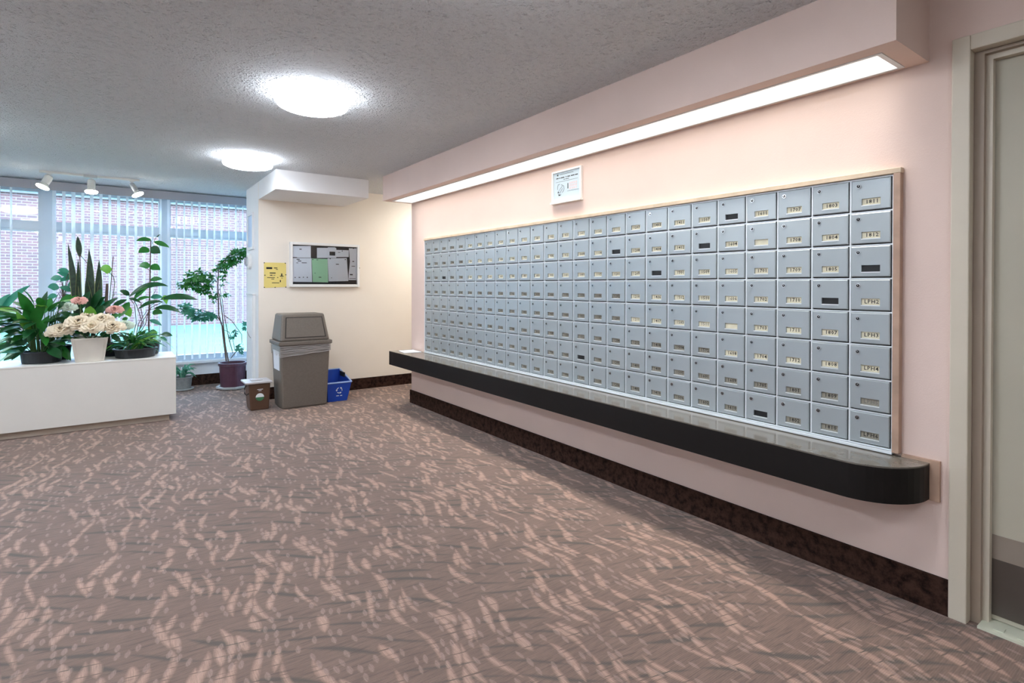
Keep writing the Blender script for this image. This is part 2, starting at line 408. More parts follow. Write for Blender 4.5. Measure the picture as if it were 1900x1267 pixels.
th = g.build('threshold', 'brass', d)

# ------------------------------------------------------------------ window, blind, outside
w = bpy.data.objects.new('window_1', None); C.objects.link(w); w.location = (-.7, YW, .29); LOC[w] = Vector(w.location); struct(w, 'wide window with grey white frames behind vertical blinds')
mull = [(-4.0, -3.94), (-2.88, -2.78), (-1.755, -1.655), (-.68, -.58), (.455, .54), (1.58, 1.67), (2.54, 2.6)]
for a, b in mull: box('mullion', 'win_frame', (a, b, YW+.02, YW+.12, .32, 2.385), w)
for (a, b), (c, e) in zip(mull[:-1], mull[1:]):
    box('rail', 'win_frame', (b, c, YW+.03, YW+.11, 1.91, 1.98), w)
    box('head_rail', 'win_frame', (b, c, YW+.03, YW+.11, 2.35, 2.385), w)
    box('bottom_rail', 'win_frame', (b, c, YW+.03, YW+.11, .32, .37), w)
    for z0, z1 in ((.37, 1.91), (1.98, 2.35)):
        box('pane', 'glass', (b, c, YW+.068, YW+.072, z0, z1), w)
        g = G().box(b, b+.022, YW+.04, YW+.1, z0, z1).box(c-.022, c, YW+.04, YW+.1, z0, z1).box(b+.022, c-.022, YW+.04, YW+.1, z1-.022, z1).box(b+.022, c-.022, YW+.04, YW+.1, z0, z0+.022)
        g.build('sash', 'win_frame', w)
box('sill', 'white', (XL, 2.6, YW-.07, YW+.06, .285, .32), w, bevel=.006)

bl = thing('vertical_blind', (.5, 7.93, 2.43), 'white vertical blind with open vanes under a grey valance, right of the bench plants', 'blind')
box('valance', 'valance', (-.74, 2.6, 7.845, 7.86, 2.328, 2.425), bl)
box('head_rail', 'white', (-.72, 2.59, 7.90, 7.96, 2.385, 2.425), bl)
bl2 = thing('vertical_blind', (-2.4, 7.93, 2.43), 'white vertical blind with open vanes at the left end of the window', 'blind')
box('valance', 'valance', (XL, -.741, 7.845, 7.86, 2.328, 2.425), bl2)
box('head_rail', 'white', (XL+.02, -.76, 7.90, 7.96, 2.385, 2.425), bl2)
vm = None
def vane(x, a, par):
    global vm
    if vm is None:
        g = G(); n = 6; vs = []
        for k in range(n+1):
            t = -1+2*k/n; vs += [(.004*(1-t*t), t*.0445, 0), (.004*(1-t*t), t*.0445, -2.02)]
        fs = [(2*k, 2*k+1, 2*k+3, 2*k+2) for k in range(n)]
        g.add(vs, fs); o = g.build('vane', 'vane', None, smooth=True); vm = o.data
    else: o = bpy.data.objects.new('vane', vm); C.objects.link(o)
    o.parent = par; o.location = Vector((x, 7.93, 2.375)) - LOC[par]; o.rotation_euler = (0, 0, -a)
x = -.553
while x < 2.55: vane(x, math.radians(random.uniform(15, 23)), bl); x += .0832
x = -.91
while x > XL+.05: vane(x, math.radians(random.uniform(4, 9)), bl2); x -= .095
g = G()
box('chain', 'white', (1.30, 1.304, 7.87, 7.874, .6, 2.38), bl)

bd = thing('brick_building', (0, 22.2, -.1), 'long pale brick building with a blue grey upper band beyond the lawn', 'building')
box('wall', 'brick', (-22, 26, 21.9, 22.4, -.1, 4.02), bd)
box('siding', 'siding', (-22, 26, 21.8, 22.4, 4.07, 6.6), bd)
box('flashing', 'bin_dark', (-22, 26, 21.78, 22.4, 4.02, 4.07), bd)
struct(box('ground', 'grass', (-30, 34, YW+.16, 60, -.3, -.1)), 'lawn between the window and the brick building')

# ------------------------------------------------------------------ ceiling lamps
def drum(x, y, label, first=[None]):
    t = thing('ceiling_light', (x, y, H), label, 'light', 'round ceiling lights')
    c = (x, y, H)
    G().lathe(c, [(.185, 0), (.185, -.012)], 48).build('base_plate', 'lamp_metal', t)
    rb = lambda j, k: .012 if k % 2 else 0
    fixn(G().lathe(c, [(.185, -.012), (.201, -.018), (.203, -.036), (.198, -.041), (.203, -.046), (.204, -.066), (.198, -.076)], 96, False, rb).build('ribbed_side', 'lamp_side', t))
    fixn(G().lathe(c, [(.198, -.076), (.175, -.087), (.11, -.093), (.03, -.096), (.012, -.096)], 64).build('diffuser', 'lamp', t, smooth=True))
    G().lathe((x, y, H-.096), [(.010, 0), (.008, -.010), (.003, -.013)], 12).build('finial', 'lamp_metal', t)
drum(.965, 3.38, 'nearer round ribbed glass light on the popcorn ceiling, in front of the beam')
drum(.97, 5.40, 'farther round ribbed glass light on the ceiling beside the white soffit')
for i, (x, y) in enumerate([(.965, 1.36), (.965, -.7), (-1.15, 5.4), (-1.15, 3.38), (-1.15, 1.36), (-1.15, -.7), (-3.2, 5.4), (-3.2, 1.36)]):
    drum(x, y, 'round ribbed glass ceiling light outside the photo, in row %s of the lobby' % ['one', 'two', 'three', 'four', 'five', 'six', 'seven', 'eight', 'nine', 'ten', 'eleven'][i])
M['lamp'] = emit('recess_lamp_diffuser', (255, 250, 240), LAMP*1.05)
drum(3.5, 5.95, 'round ribbed glass ceiling light in the recess behind the mailbox wall')

# track with three spots
tr = thing('track_light', (-.2, 7.26, H), 'white ceiling track with three glowing spot heads near the window', 'light')
TY = 7.26
g = G().box(-.62, .215, TY-.018, TY+.018, H-.022, H); g.build('track', 'lamp_metal', tr)
box('connector', 'silver', (-.27, -.155, TY-.022, TY+.022, H-.030, H-.0), tr)
def head(x, tilt, m, r0, bulb_tilt=None):
    top = Vector((x, TY, H-.022)); d_ = Vector((math.sin(tilt), -.22, -math.cos(tilt))).normalized()
    a = top + Vector((0, 0, -.035)); b = a + d_*.085
    st = G().tube([top, a], .007).tube([top+Vector((-.02, 0, 0)), top+Vector((.02, 0, 0))], .012).build('stem', 'lamp_metal', tr)
    hd = G().tube([a - d_*.01, a, b - d_*.02, b], [r0*.7, r0, r0, r0*.95], 20).build('lamp_head', m, tr, smooth=False)
    if m == 'silver': G().tube([a+d_*.02, a+d_*.023], r0*1.08, 20).tube([a+d_*.04, a+d_*.043], r0*1.08, 20).build('ring', 'lamp_metal', hd)
    e = b + d_*.045
    G().tube([b-d_*.004, b+d_*.012, e-d_*.008], [r0*.7, r0*1.0, .056], 24, False).build('reflector', 'lamp_metal', hd, smooth=True)
    G().tube([e-d_*.008, e, e+d_*.006], [.056, .054, .034], 24).build('bulb', 'bulb', hd, smooth=True)
head(-.545, -.42, 'lamp_metal', .036); head(-.205, .0, 'lamp_metal', .036); head(.145, .45, 'silver', .026)

# ------------------------------------------------------------------ mailbox bank
Y0, Y1, Z0, Z1 = .905, 5.140, .603, 1.748
NC, NR = 26, 8; PY, PZ = (Y1-Y0)/NC, (Z1-Z0)/NR
mb = thing('mailbox_bank', (XW, (Y0+Y1)/2, .585), 'wall bank of grey metal mailbox doors in eight rows above the dark counter', 'mailboxes')
box('back_panel', 'gap', (XW-.006, XW, Y0-.004, Y1+.004, Z0-.004, Z1+.004), mb)
g = G()
for i in range(NC+1): y = Y0+i*PY; g.box(XW-.017, XW-.005, y-.003, y+.003, Z0, Z1)
for j in range(NR+1): z = Z0+j*PZ; g.box(XW-.0165, XW-.0055, Y0, Y1, z-.003, z+.003)
g.build('rail_grid', 'alu_frame', mb)
g = G().box(XW-.032, XW, Y0-.032, Y1+.012, Z1+.004, Z1+.026)
g.build('wood_frame', 'wood', mb, bevel=.002)
box('wood_frame', 'wood_dark', (XW-.032, XW, Y0-.030, Y0-.004, .597, Z1+.004), mb, bevel=.002)['label'] = 'right side of the wood frame with its shade painted browner'  # shade of the right side put into a browner wood colour
box('left_trim', 'alu_frame', (XW-.020, XW, Y1+.004, Y1+.010, .588, Z1+.004), mb)
box('bottom_strip', 'alu_frame', (XW-.030, XW, Y0-.004, Y1+.004, .588, .598), mb)
# shared door mesh, origin at the door centre, front towards -x, the photo's left is +y
dw, dh = PY/2-.0050, PZ/2-.0050
sl = (.44*PY*.5, -.44*PY*.5+.0, -.055*PZ-.006, -.055*PZ-.034)       # slot y left, y right, z top, z bottom
def doormesh():
    g = G(); o = -.0008
    def ring(x, y0, y1, z0, z1): return [(x, y1, z0), (x, y0, z0), (x, y0, z1), (x, y1, z1)]
    y0, y1, z0, z1 = -dw+.0032, dw+.0008, -dh+.0032, dh+.0008
    s0, s1, t0, t1 = sl[1], sl[0], sl[3], sl[2]
    R = [ring(.012, y0, y1, z0, z1), ring(.0025, y0, y1, z0, z1), ring(0, y0+.0035, y1-.0035, z0+.0035, z1-.0035), ring(0, s0, s1, t0, t1), ring(.0075, s0, s1, t0, t1)]
    vs = sum(R, []); fs = []
    for k in range(4):
        for i in range(4): fs.append((k*4+i, k*4+(i+1) % 4, (k+1)*4+(i+1) % 4, (k+1)*4+i))
    g.add(vs, fs)
    g.cur = 1; g.add(ring(-.0016, s0-.001, s1+.001, t0-.0042, t0-.0005)+ring(.0, s0-.001, s1+.001, t0-.0042, t0-.0005), [(0, 1, 2, 3), (0, 4, 5, 1), (3, 2, 6, 7)])
    me = fixn(g.build('mailbox_door', ['alu', 'lip'])).data
    return me
dm = doormesh(); bpy.data.objects.remove([o for o in bpy.data.objects if o.data == dm][0])
def data(g, mats, nm):
    o = g.build(nm, mats); me = o.data; bpy.data.objects.remove(o); return me
g = G(); g.tube([(.001, 0, 0), (-.003, 0, 0)], [.0098, .009], 14); g.cur = 1; g.tube([(-.0029, 0, 0), (-.0033, 0, 0)], .0068, 12); g.cur = 0
g.box(-.0042, -.0032, -.0012, .0012, -.001, .0048); lockm = data(g, ['chrome', 'gap'], 'lock')
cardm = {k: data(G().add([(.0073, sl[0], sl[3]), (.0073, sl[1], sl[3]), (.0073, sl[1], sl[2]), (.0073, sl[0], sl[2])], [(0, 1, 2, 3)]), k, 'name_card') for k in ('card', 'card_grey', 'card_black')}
def textmesh(body, size, m, xs=1.0, spacing=1.1, res=1):
    cu = bpy.data.curves.new('t', 'FONT'); cu.body = body; cu.size = size; cu.align_x = 'CENTER'; cu.align_y = 'CENTER'
    cu.resolution_u = res; cu.space_character = spacing; cu.offset = size*.012
    o = bpy.data.objects.new('t', cu); C.objects.link(o); bpy.context.view_layer.update()
    me = bpy.data.meshes.new_from_object(o.evaluated_get(bpy.context.evaluated_depsgraph_get()))
    bpy.data.objects.remove(o); bpy.data.curves.remove(cu)
    me.materials.clear(); me.materials.append(M[m]); me.name = 'number'
    return me
def towall(me, xs=1.0):
    "text in its own plane turned to face -x"
    me.transform(Matrix(((0, 0, -1, 0), (-xs, 0, 0, 0), (0, 1, 0, 0), (0, 0, 0, 1)))); return me
units = ['%d%02d' % (f, n) for f in list(range(1, 13))+[14, 15, 16, 17, 18] for n in range(1, 13)] + ['LPH%d' % n for n in range(1, 7)]
need = NC*NR; units = units[-need:]
black = {(26, 3): 1, (25, 4): 1, (22, 1): 1, (21, 2): 1, (19, 3): 1, (17, 2): 1, (23, 8): 1, (23, 7): 0, (15, 7): 1, (3, 3): 1}
blank = {(23, 2), (22, 5)}
faded = {(22, 3), (22, 4), (26, 7), (21, 5)}
lock_off = Vector((-.001, .29*PY, .29*PZ))
for c in range(NC):
    for r in range(NR):
        col, row = c+1, r+1
        o = bpy.data.objects.new('mailbox_door', dm); C.objects.link(o); o.parent = mb
        o.location = Vector((XW-.021, Y1-(c+.5)*PY, Z1-(r+.5)*PZ)) - LOC[mb]
        if random.random() < .3: o.rotation_euler = (0, 0, random.uniform(-.006, .008))
        l = bpy.data.objects.new('lock', lockm); C.objects.link(l); l.parent = o; l.location = lock_off
        l.rotation_euler = (random.uniform(-.5, .5), 0, 0)
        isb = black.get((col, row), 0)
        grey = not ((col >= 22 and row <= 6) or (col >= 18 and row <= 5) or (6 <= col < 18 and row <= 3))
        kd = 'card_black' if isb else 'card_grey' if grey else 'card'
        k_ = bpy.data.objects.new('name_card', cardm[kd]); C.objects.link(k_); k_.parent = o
        if isb: k_['label'] = 'black blank name card'
        if not isb and (col, row) not in blank:
            me = towall(textmesh(units[c*NR+r], .0235, 'pale_ink' if (col, row) in faded else 'ink', spacing=1.12))
            n_ = bpy.data.objects.new('number', me); C.objects.link(n_); n_.parent = o
            n_.location = (.0066, -.002, (sl[2]+sl[3])/2)

# ------------------------------------------------------------------ counter
ct = thing('counter', (2.5, 3.1, .44), 'long dark laminate counter with a rounded end below the mailboxes', 'counter')
XS, ZT, ZU = 2.3685, .5843, .44
pts = [(XW-.001, YE+.0), (XS, YE+.0)]
R_ = .225; cx, cy_ = XS+R_, .775+R_
for k in range(13):
    q = PI + (PI/2)*k/12; pts.append((cx+R_*math.cos(q), cy_+R_*math.sin(q)))
pts.append((XW-.001, .775))
pts = pts[::-1]
g = G().prism(pts, ZT-.006, ZT); fixn(g.build('counter_top', 'top', ct))
g = G().prism([(x, y) for x, y in pts], ZU, ZT-.006); fixn(g.build('counter_apron', 'edge', ct))
box('wall_cleat', 'wood_dark', (XW-.0155, XW-.0005, .742, .871, ZU-.004, ZT+.012), ct)['label'] = 'brown wooden strip on the wall behind the counter'
pp = G().add([(2.42, 5.23, ZT+.001), (2.60, 5.20, ZT+.001), (2.61, 5.42, ZT+.001), (2.45, 5.44, ZT+.001), (2.42, 5.23, ZT+.004), (2.60, 5.20, ZT+.004), (2.61, 5.42, ZT+.006), (2.45, 5.44, ZT+.004)],
             [(3, 2, 1, 0), (4, 5, 6, 7), (0, 1, 5, 4), (1, 2, 6, 5), (2, 3, 7, 6), (3, 0, 4, 7)]).build('paper_sheet', 'paper', origin=(2.5, 5.3, ZT))
tag(pp, 'white sheet of paper lying on the far end of the dark counter', 'paper')

# framed sign over the mailboxes
sg = thing('framed_sign', (XW, 2.945, 1.888), 'small white framed notice hanging on the pink wall above the mailboxes', 'sign')
y0, y1, z0, z1 = 2.787, 3.10, 1.888, 2.122
g = G().box(XW-.018, XW, y0, y0+.012, z0, z1).box(XW-.018, XW, y1-.012, y1, z0, z1).box(XW-.018, XW, y0+.012, y1-.012, z1-.012, z1).box(XW-.030, XW, y0-.006, y1+.004, z0-.004, z0+.010)
g.build('frame', 'white', sg)
box('sheet', mat('pale_blue_sheet', (190, 206, 214), .5, var=.01), (XW-.008, XW, y0+.012, y1-.012, z0+.01, z1-.012), sg)
def wallbars(bars, y_left, z_top, W_, H_, x, m, par, name, thick=.0006):
    g = G()
    for (a, b, c, e) in bars: g.box(x-thick, x, y_left-c*W_, y_left-a*W_, z_top-e*H_, z_top-b*H_)
    return g.build(name, m, par)
bars = [(.13, .055, .18, .10), (.14, .115, .17, .125)]
bars += [(.25+.045*k, .07, .285+.045*k, .082) for k in range(11)]
for a, b in [(.1, .19), (.21, .25), (.27, .41), (.46, .49), (.52, .62), (.65, .78), (.80, .9)]: bars.append((a, .175, b, .205))
bars += [(.38, .25, .43, .268), (.45, .25, .58, .268), (.08, .315, .90, .322)]
bars += [(.53, .42, .555, .60), (.52, .68, .93, .688)]
wallbars(bars, y1-.012, z1-.012, y1-y0-.024, z1-z0-.022, XW-.008, 'ink', sg, 'print')
g = G()   # outline of a round site plan
cyy, czz = y1-.012-.285*.27, z1-.012-.205*.60
prev = None
for k in range(15):
    q = 2*PI*k/14; rr = .036+.006*math.sin(3*q+1); p = Vector((XW-.0088, cyy-rr*math.cos(q), czz+rr*math.sin(q)*1.1))
    if prev and k % 4: g.tube([prev, p], .0011, 4)
    prev = p
g.tube([(XW-.0088, cyy+.02, czz-.01), (XW-.0088, cyy-.02, czz+.022)], .001, 4).tube([(XW-.0088, cyy+.012, czz-.028), (XW-.0088, cyy-.022, czz+.005)], .001, 4).box(XW-.0088, XW-.008, cyy+.018, cyy+.030, czz-.022, czz-.014).box(XW-.0088, XW-.008, cyy+.004, cyy+.022, czz-.045, czz-.036)
g.build('plan_drawing', 'ink', sg)
g = G()
for k in range(4):
    for j in range(3): g.box(XW-.0086, XW-.008, y1-.012-.285*(.60+.075*k)-.016, y1-.012-.285*(.60+.075*k), z1-.012-.21*(.40+.09*j)-.014, z1-.012-.21*(.40+.09*j))
g.build('grid_drawing', mat('pale_pink_print', (214, 196, 198), .7), sg)

# ------------------------------------------------------------------ notice board and papers
nb = thing('notice_board', (2.02, YF, 1.266), 'white framed notice board with dark felt back on the cream wall', 'notice board')
bx0, bx1, bz0, bz1 = 1.613, 2.43, 1.266, 1.784; fy = YF-.045
g = G().box(bx0, bx0+.030, fy, YF, bz0, bz1).box(bx1-.030, bx1, fy, YF, bz0, bz1).box(bx0+.03, bx1-.03, fy, YF, bz1-.030, bz1).box(bx0+.03, bx1-.03, fy, YF, bz0, bz0+.032)
g.build('frame', 'white', nb, bevel=.003)
box('felt', 'pin_board', (bx0+.03, bx1-.03, YF-.012, YF, bz0+.032, bz1-.03), nb)
box('glass_cover', 'cover_glass', (bx0+.03, bx1-.03, YF-.036, YF-.033, bz0+.032, bz1-.03), nb)
G().tube([(bx1-.006, fy, 1.50), (bx1-.006, fy-.006, 1.50)], .006, 12).build('lock', 'chrome', nb)
def sheet(poly, m, label, y, marks=(), pins=(), name='paper_notice', cat='paper', group='papers pinned in the notice board', wob=0):
    n = len(poly); g = G()
    g.add([(a, y-.0008, b) for a, b in poly]+[(a, y, b) for a, b in poly], [tuple(range(n)), tuple(range(2*n-1, n-1, -1))]+[(i, n+i, n+(i+1) % n, (i+1) % n) for i in range(n)])
    cx = sum(a for a, b in poly)/n; cz = min(b for a, b in poly)
    t = thing(name, (cx, y, cz), label, cat, group)
    fixn(g.build('sheet', m, t))
    if marks:
        g = G()
        for a, b, c, e in marks: g.box(a, c, y-.0016, y-.0009, b, e)
        g.build('print', 'ink', t)
    for a, b in pins: G().tube([(a, y-.0008, b), (a, y-.008, b)], [.006, .005], 8).build('pin', 'gap', t)
def bp(u, v, yy=YF-.02):      # crop pixels of the notice board close-up -> wall x,z
    p = at(480+u*200/1900, 430+v*120/1140, yy); return (p.x, p.z)
def rect(u0, v0, u1, v1): return [bp(u0, v1), bp(u1, v1), bp(u1, v0), bp(u0, v0)]
def mk(lst):
    r = []
    for u0, v0, u1, v1 in lst:
        a = bp(u0, v1); b = bp(u1, v0); r.append((a[0], a[1], b[0], b[1]))
    return r
sheet(rect(575, 248, 922, 455), 'paper', 'white sheet at the top left corner of the notice board', YF-.0125, mk([(720, 300, 760, 312), (585, 448, 680, 454)]), [bp(590, 260)])
sheet([bp(575, 880), bp(945, 885), bp(930, 462), bp(575, 462)], 'paper', 'large white notice at the lower left of the notice board, left of the green sheet', YF-.0135,
      mk([(670, 480, 725, 492), (690, 508, 752, 520), (665, 543, 700, 551), (760, 543, 850, 551), (635, 798, 655, 812), (705, 798, 735, 810), (780, 795, 800, 808), (850, 795, 868, 812)]), [bp(593, 484)])
sheet([bp(955, 885), bp(1228, 892), bp(1215, 478), bp(935, 470)], 'green_paper', 'pale green notice in the middle of the notice board', YF-.0145, mk([(1020, 490, 1050, 498), (1060, 795, 1105, 806), (985, 725, 1005, 732)]), [bp(955, 490)])
sheet(rect(1030, 282, 1215, 460), 'paper', 'small white sheet at the top centre of the notice board, right of the bare felt', YF-.0125)
sheet([bp(1205, 460), bp(1370, 460), bp(1370, 290), bp(1345, 272), bp(1225, 272), bp(1205, 290)], 'paper', 'white card with a dark picture at the top of the notice board', YF-.0150, mk([(1250, 352, 1350, 416)]))
sheet([bp(1370, 445), bp(1590, 445), bp(1590, 325), bp(1370, 318)], 'paper', 'short wide white slip at the upper right of the notice board', YF-.0135, mk([(1400, 360, 1440, 366)]), [bp(1475, 338)])
sheet([bp(1235, 875), bp(1582, 868), bp(1555, 462), bp(1215, 468)], 'paper', 'large white notice at the lower right, beside the green sheet', YF-.0155, mk([(1362, 566, 1415, 578), (1278, 806, 1290, 818)]), [bp(1262, 474), bp(1528, 490)])
sheet([bp(1585, 850), bp(1735, 852), bp(1730, 292), bp(1592, 290), bp(1612, 520), bp(1590, 740)], 'paper', 'tall narrow white sheet along the right edge of the notice board', YF-.0130,
      mk([(1655, 515, 1685, 530), (1640, 603, 1700, 612), (1610, 745, 1660, 765), (1600, 820, 1715, 826)]), [bp(1672, 294)])
_p = at(489, 487, YF)
sheet([bp(92, 990, YF), bp(488, 972, YF), bp(482, 548, YF), bp(92, 540, YF)], 'yellow', 'yellow notice pinned on the cream wall left of the notice board', YF-.001,
      mk([(140, 622, 245, 655), (275, 630, 335, 643), (310, 658, 345, 667), (200, 718, 305, 734), (205, 758, 250, 772), (265, 762, 300, 770), (155, 802, 290, 812), (332, 800, 352, 812), (230, 828, 280, 838), (240, 895, 370, 906), (380, 775, 445, 788), (402, 735, 424, 775), (380, 850, 398, 888), (405, 812, 430, 820)]),
      [bp(98, 546, YF), bp(470, 554, YF), bp(110, 765, YF), bp(478, 758, YF), bp(98, 980, YF), bp(288, 980, YF), bp(478, 976, YF)], group='yellow notice')

# ------------------------------------------------------------------ fittings on the pier
pf = thing('wall_frame', (1.289, 6.99, 1.68), 'slim white framed panel high on the wall end beside the window', 'frame')
g = G().box(1.270, 1.289, 6.83, 6.86, 1.70, 2.13).box(1.270, 1.289, 7.125, 7.155, 1.70, 2.13).box(1.270, 1.289, 6.86, 7.125, 2.10, 2.13).box(1.270, 1.289, 6.86, 7.125, 1.70, 1.73)
g.build('frame', 'white', pf); box('panel', mat('pale_blue_panel', (188, 204, 226), .4), (1.279, 1.289, 6.86, 7.125, 1.73, 2.10), pf)
ic = thing('wall_intercom', (1.289, 7.03, 1.55), 'oval white handset on the wall end below the slim frame', 'intercom')
g = G(); vs = []
for x_, s_ in ((1.289, 1), (1.262, 1), (1.252, .85)):
    for k in range(20): q = 2*PI*k/20; vs.append((x_, 7.03+.075*s_*math.cos(q), 1.567+.095*s_*math.sin(q)))
g.add(vs, [(j*20+k, j*20+(k+1) % 20, (j+1)*20+(k+1) % 20, (j+1)*20+k) for j in range(2) for k in range(20)]+[tuple(range(40, 60))])
fixn(g.build('body', 'white', ic))
G().tube([(1.25, 7.03, 1.515), (1.232, 7.03, 1.53), (1.232, 7.03, 1.60), (1.25, 7.03, 1.615)], .012, 8).build('grip', 'valance', ic)
ec = thing('wall_cabinet', (1.289, 6.94, .12), 'tall narrow white cabinet fixed low on the wall end beside the potted tree', 'cabinet')
box('body', 'white', (1.262, 1.289, 6.76, 7.13, .12, 1.175), ec, bevel=.004)
box('cap', 'white', (1.256, 1.289, 6.75, 7.14, 1.175, 1.19), ec)
box('door', 'white_wall', (1.257, 1.262, 6.79, 7.10, .16, 1.14), ec)
G().tube([(1.253, 7.05, .74), (1.253, 6.95, .70), (1.253, 6.84, .68)], .0035, 6).build('cable', 'pale_ink', ec)

# ------------------------------------------------------------------ trash bin
tb = thing('trash_bin', (1.61, 6.1, 0), 'tall grey brown plastic trash bin with a hooded flap lid against the cream wall', 'bin')
G().frus((1.385, 1.845, 5.935, 6.27, 0), (1.362, 1.872, 5.915, 6.31, .66)).build('body', 'bin', tb, bevel=.02)
G().box(1.345, 1.888, 5.893, 6.33, .662, .702).build('rim', 'bin', tb, bevel=.008)
hd = G().frus((1.362, 1.868, 5.915, 6.31, .702), (1.392, 1.825, 5.975, 6.275, .985)).build('hood', 'bin', tb, bevel=.018)
def onfront(a, b, off):       # a across, b up on the sloping front of the hood
    z = .702+.283*b; x0 = 1.362+.030*b; x1 = 1.868-.043*b; y = 5.915+.060*b
    return Vector((x0+(x1-x0)*a, y-off, z))
def hoodpanel(a0, a1, b0, b1, off):
    g = G(); P_ = [onfront(a0, b0, off), onfront(a1, b0, off), onfront(a1, b1, off), onfront(a0, b1, off)]
    Q_ = [p + Vector((0, off+.004, 0)) for p in P_]
    return g.add(P_+Q_, [(0, 1, 2, 3), (0, 4, 5, 1), (1, 5, 6, 2), (2, 6, 7, 3), (3, 7, 4, 0)])
fixn(hoodpanel(.088, .932, .12, .88, .002).build('flap_gap', 'bin_dark', tb))
fixn(hoodpanel(.11, .91, .15, .85, .006).build('flap', 'bin', tb))
g = G(); vs = []; fs = []; n = 40
per = []
for k in range(n):          # bag film folded over the body edge
    q = k/n*4; sd = int(q); f_ = q-sd; c4 = [(1.358, 5.909), (1.876, 5.909), (1.876, 6.314), (1.358, 6.314)]
    a, b = c4[sd], c4[(sd+1) % 4]; per.append((a[0]+(b[0]-a[0])*f_, a[1]+(b[1]-a[1])*f_))
for k, (x, y) in enumerate(per):
    low = .545 + (x-1.36)*.10 + .006*math.sin(k*1.7)
    if y > 5.95: low = .57+.02*math.sin(k)
    for j, z in enumerate((.661, (.661+low)/2, low)):
        s_ = (.004*math.sin(k*2.3+j*2), 0)[0]*(j != 0); vs.append((1.617+(x-1.617)*(1+s_*.5-.022*(j > 0)*(.66-z)/.12*.5), 6.11+(y-6.11)*(1+s_*.5-.01*(j > 0)), z))
for k in range(n):
    for j in range(2): a = k*3+j; b = ((k+1) % n)*3+j; fs.append((a, b, b+1, a+1))
g.add(vs, fs).build('bag_film', 'bag', tb, smooth=True)
g = G()
for za, zb in ((.648, .655), (.625, .642), (.603, .628), (.585, .612), (.545, .588)):
    pts = [(1.362+.512*k/8, 5.908-.002*math.sin(k*2), za+(zb-za)*k/8+.003*math.sin(k*1.9+za*90)) for k in range(9)]
    g.tube(pts, .0028, 6)
g.build('bag_fold', 'lid', tb, smooth=True)
g = G().add([(1.3668, 5.975, .40), (1.3668, 6.21, .40), (1.3605, 6.22, .60), (1.3605, 5.97, .60), (1.3698, 5.975, .40), (1.3698, 6.21, .40), (1.3645, 6.22, .60), (1.3645, 5.97, .60)],
            [(0, 1, 2, 3), (4, 7, 6, 5), (0, 4, 5, 1), (1, 5, 6, 2), (2, 6, 7, 3), (3, 7, 4, 0)])
fixn(g.build('side_label', 'paper', tb))['label'] = 'white paper label on the side'

# small brown organics bin
ob = thing('organics_bin', (1.195, 6.18, 0), 'small brown bin with a pale lid and round emblem left of the trash bin', 'bin')
G().frus((1.112, 1.288, 6.07, 6.27, 0), (1.090, 1.300, 6.055, 6.29, .275)).build('body', 'brown', ob, bevel=.012)
G().box(1.058, 1.315, 6.035, 6.305, .275, .295).build('lid', 'lid', ob, bevel=.006)
G().box(1.13, 1.24, 6.13, 6.21, .295, .303).build('lid_latch', 'lid', ob, bevel=.003)
G().tube([(1.085, 6.10, .27), (1.058, 6.09, .235), (1.058, 6.085, .185), (1.075, 6.08, .165), (1.098, 6.08, .18)], .006, 8).build('handle', 'bin_dark', ob, smooth=True)
def fan(cx, cz, r, a0, a1, y, n=16): 
    return [(cx, y, cz)]+[(cx+r*math.cos(a0+(a1-a0)*k/n), y, cz+r*math.sin(a0+(a1-a0)*k/n)) for k in range(n+1)]
def fanmesh(cx, cz, r, a0, a1, y, m, par, nm):
    p = fan(cx, cz, r, a0, a1, y); g = G().add(p, [(0, k+1, k+2) for k in range(len(p)-2)]); return g.build(nm, m, par)
yo = 6.0555+.0
fanmesh(1.197, .135, .040, 0, PI, 6.0585, 'mark_white', ob, 'emblem_arch')
fanmesh(1.197, .136, .040, PI, 2*PI, 6.0590, 'mark_green', ob, 'emblem_leaf')
g = G().box(1.172, 1.226, 6.0555, 6.0585, .212, .218).box(1.184, 1.212, 6.0555, 6.0585, .199, .204); g.build('print', 'mark_white', ob)

# blue recycling box
rb_ = thing('recycling_box', (2.0, 6.2, 0), 'open blue recycling box with white arrows symbol right of the trash bin', 'bin')
g = G(); zf, zk = .208, .300
o8 = [(1.885, 6.03, 0), (2.095, 6.03, 0), (2.095, 6.37, 0), (1.885, 6.37, 0)]; t8 = [(1.868, 6.01, zf), (2.14, 6.01, zf), (2.14, 6.42, zk), (1.868, 6.42, zk)]
i8 = [(1.893, 6.038, .008), (2.087, 6.038, .008), (2.087, 6.362, .008), (1.893, 6.362, .008)]; j8 = [(1.876, 6.018, zf), (2.132, 6.018, zf), (2.132, 6.412, zk), (1.876, 6.412, zk)]
vs = o8+t8+i8+j8; fs = [(3, 2, 1, 0), (8, 9, 10, 11)]
for k in range(4): a, b = k, (k+1) % 4; fs += [(a, b, 4+b, 4+a), (4+a, 4+b, 12+b, 12+a), (8+b, 8+a, 12+a, 12+b)]
g.add(vs, fs).build('body', 'blue', rb_)
g = G(); L4 = [Vector(p) for p in t8]
for k in range(4): g.tube([L4[k], L4[(k+1) % 4]], .009, 8)
g.build('rim', 'blue_rim', rb_)
G().box(2.118, 2.132, 6.20, 6.34, .235, .285).build('hand_hold_shadow', 'gap', rb_)  # shadow at the side handle, painted as a dark block
g = G()
def onblue(a, b): # print on the sloping front
    z = b; y = 6.03-.02*b/zf-.0012; return Vector((a, y, z))
rc = (2.005, .122)
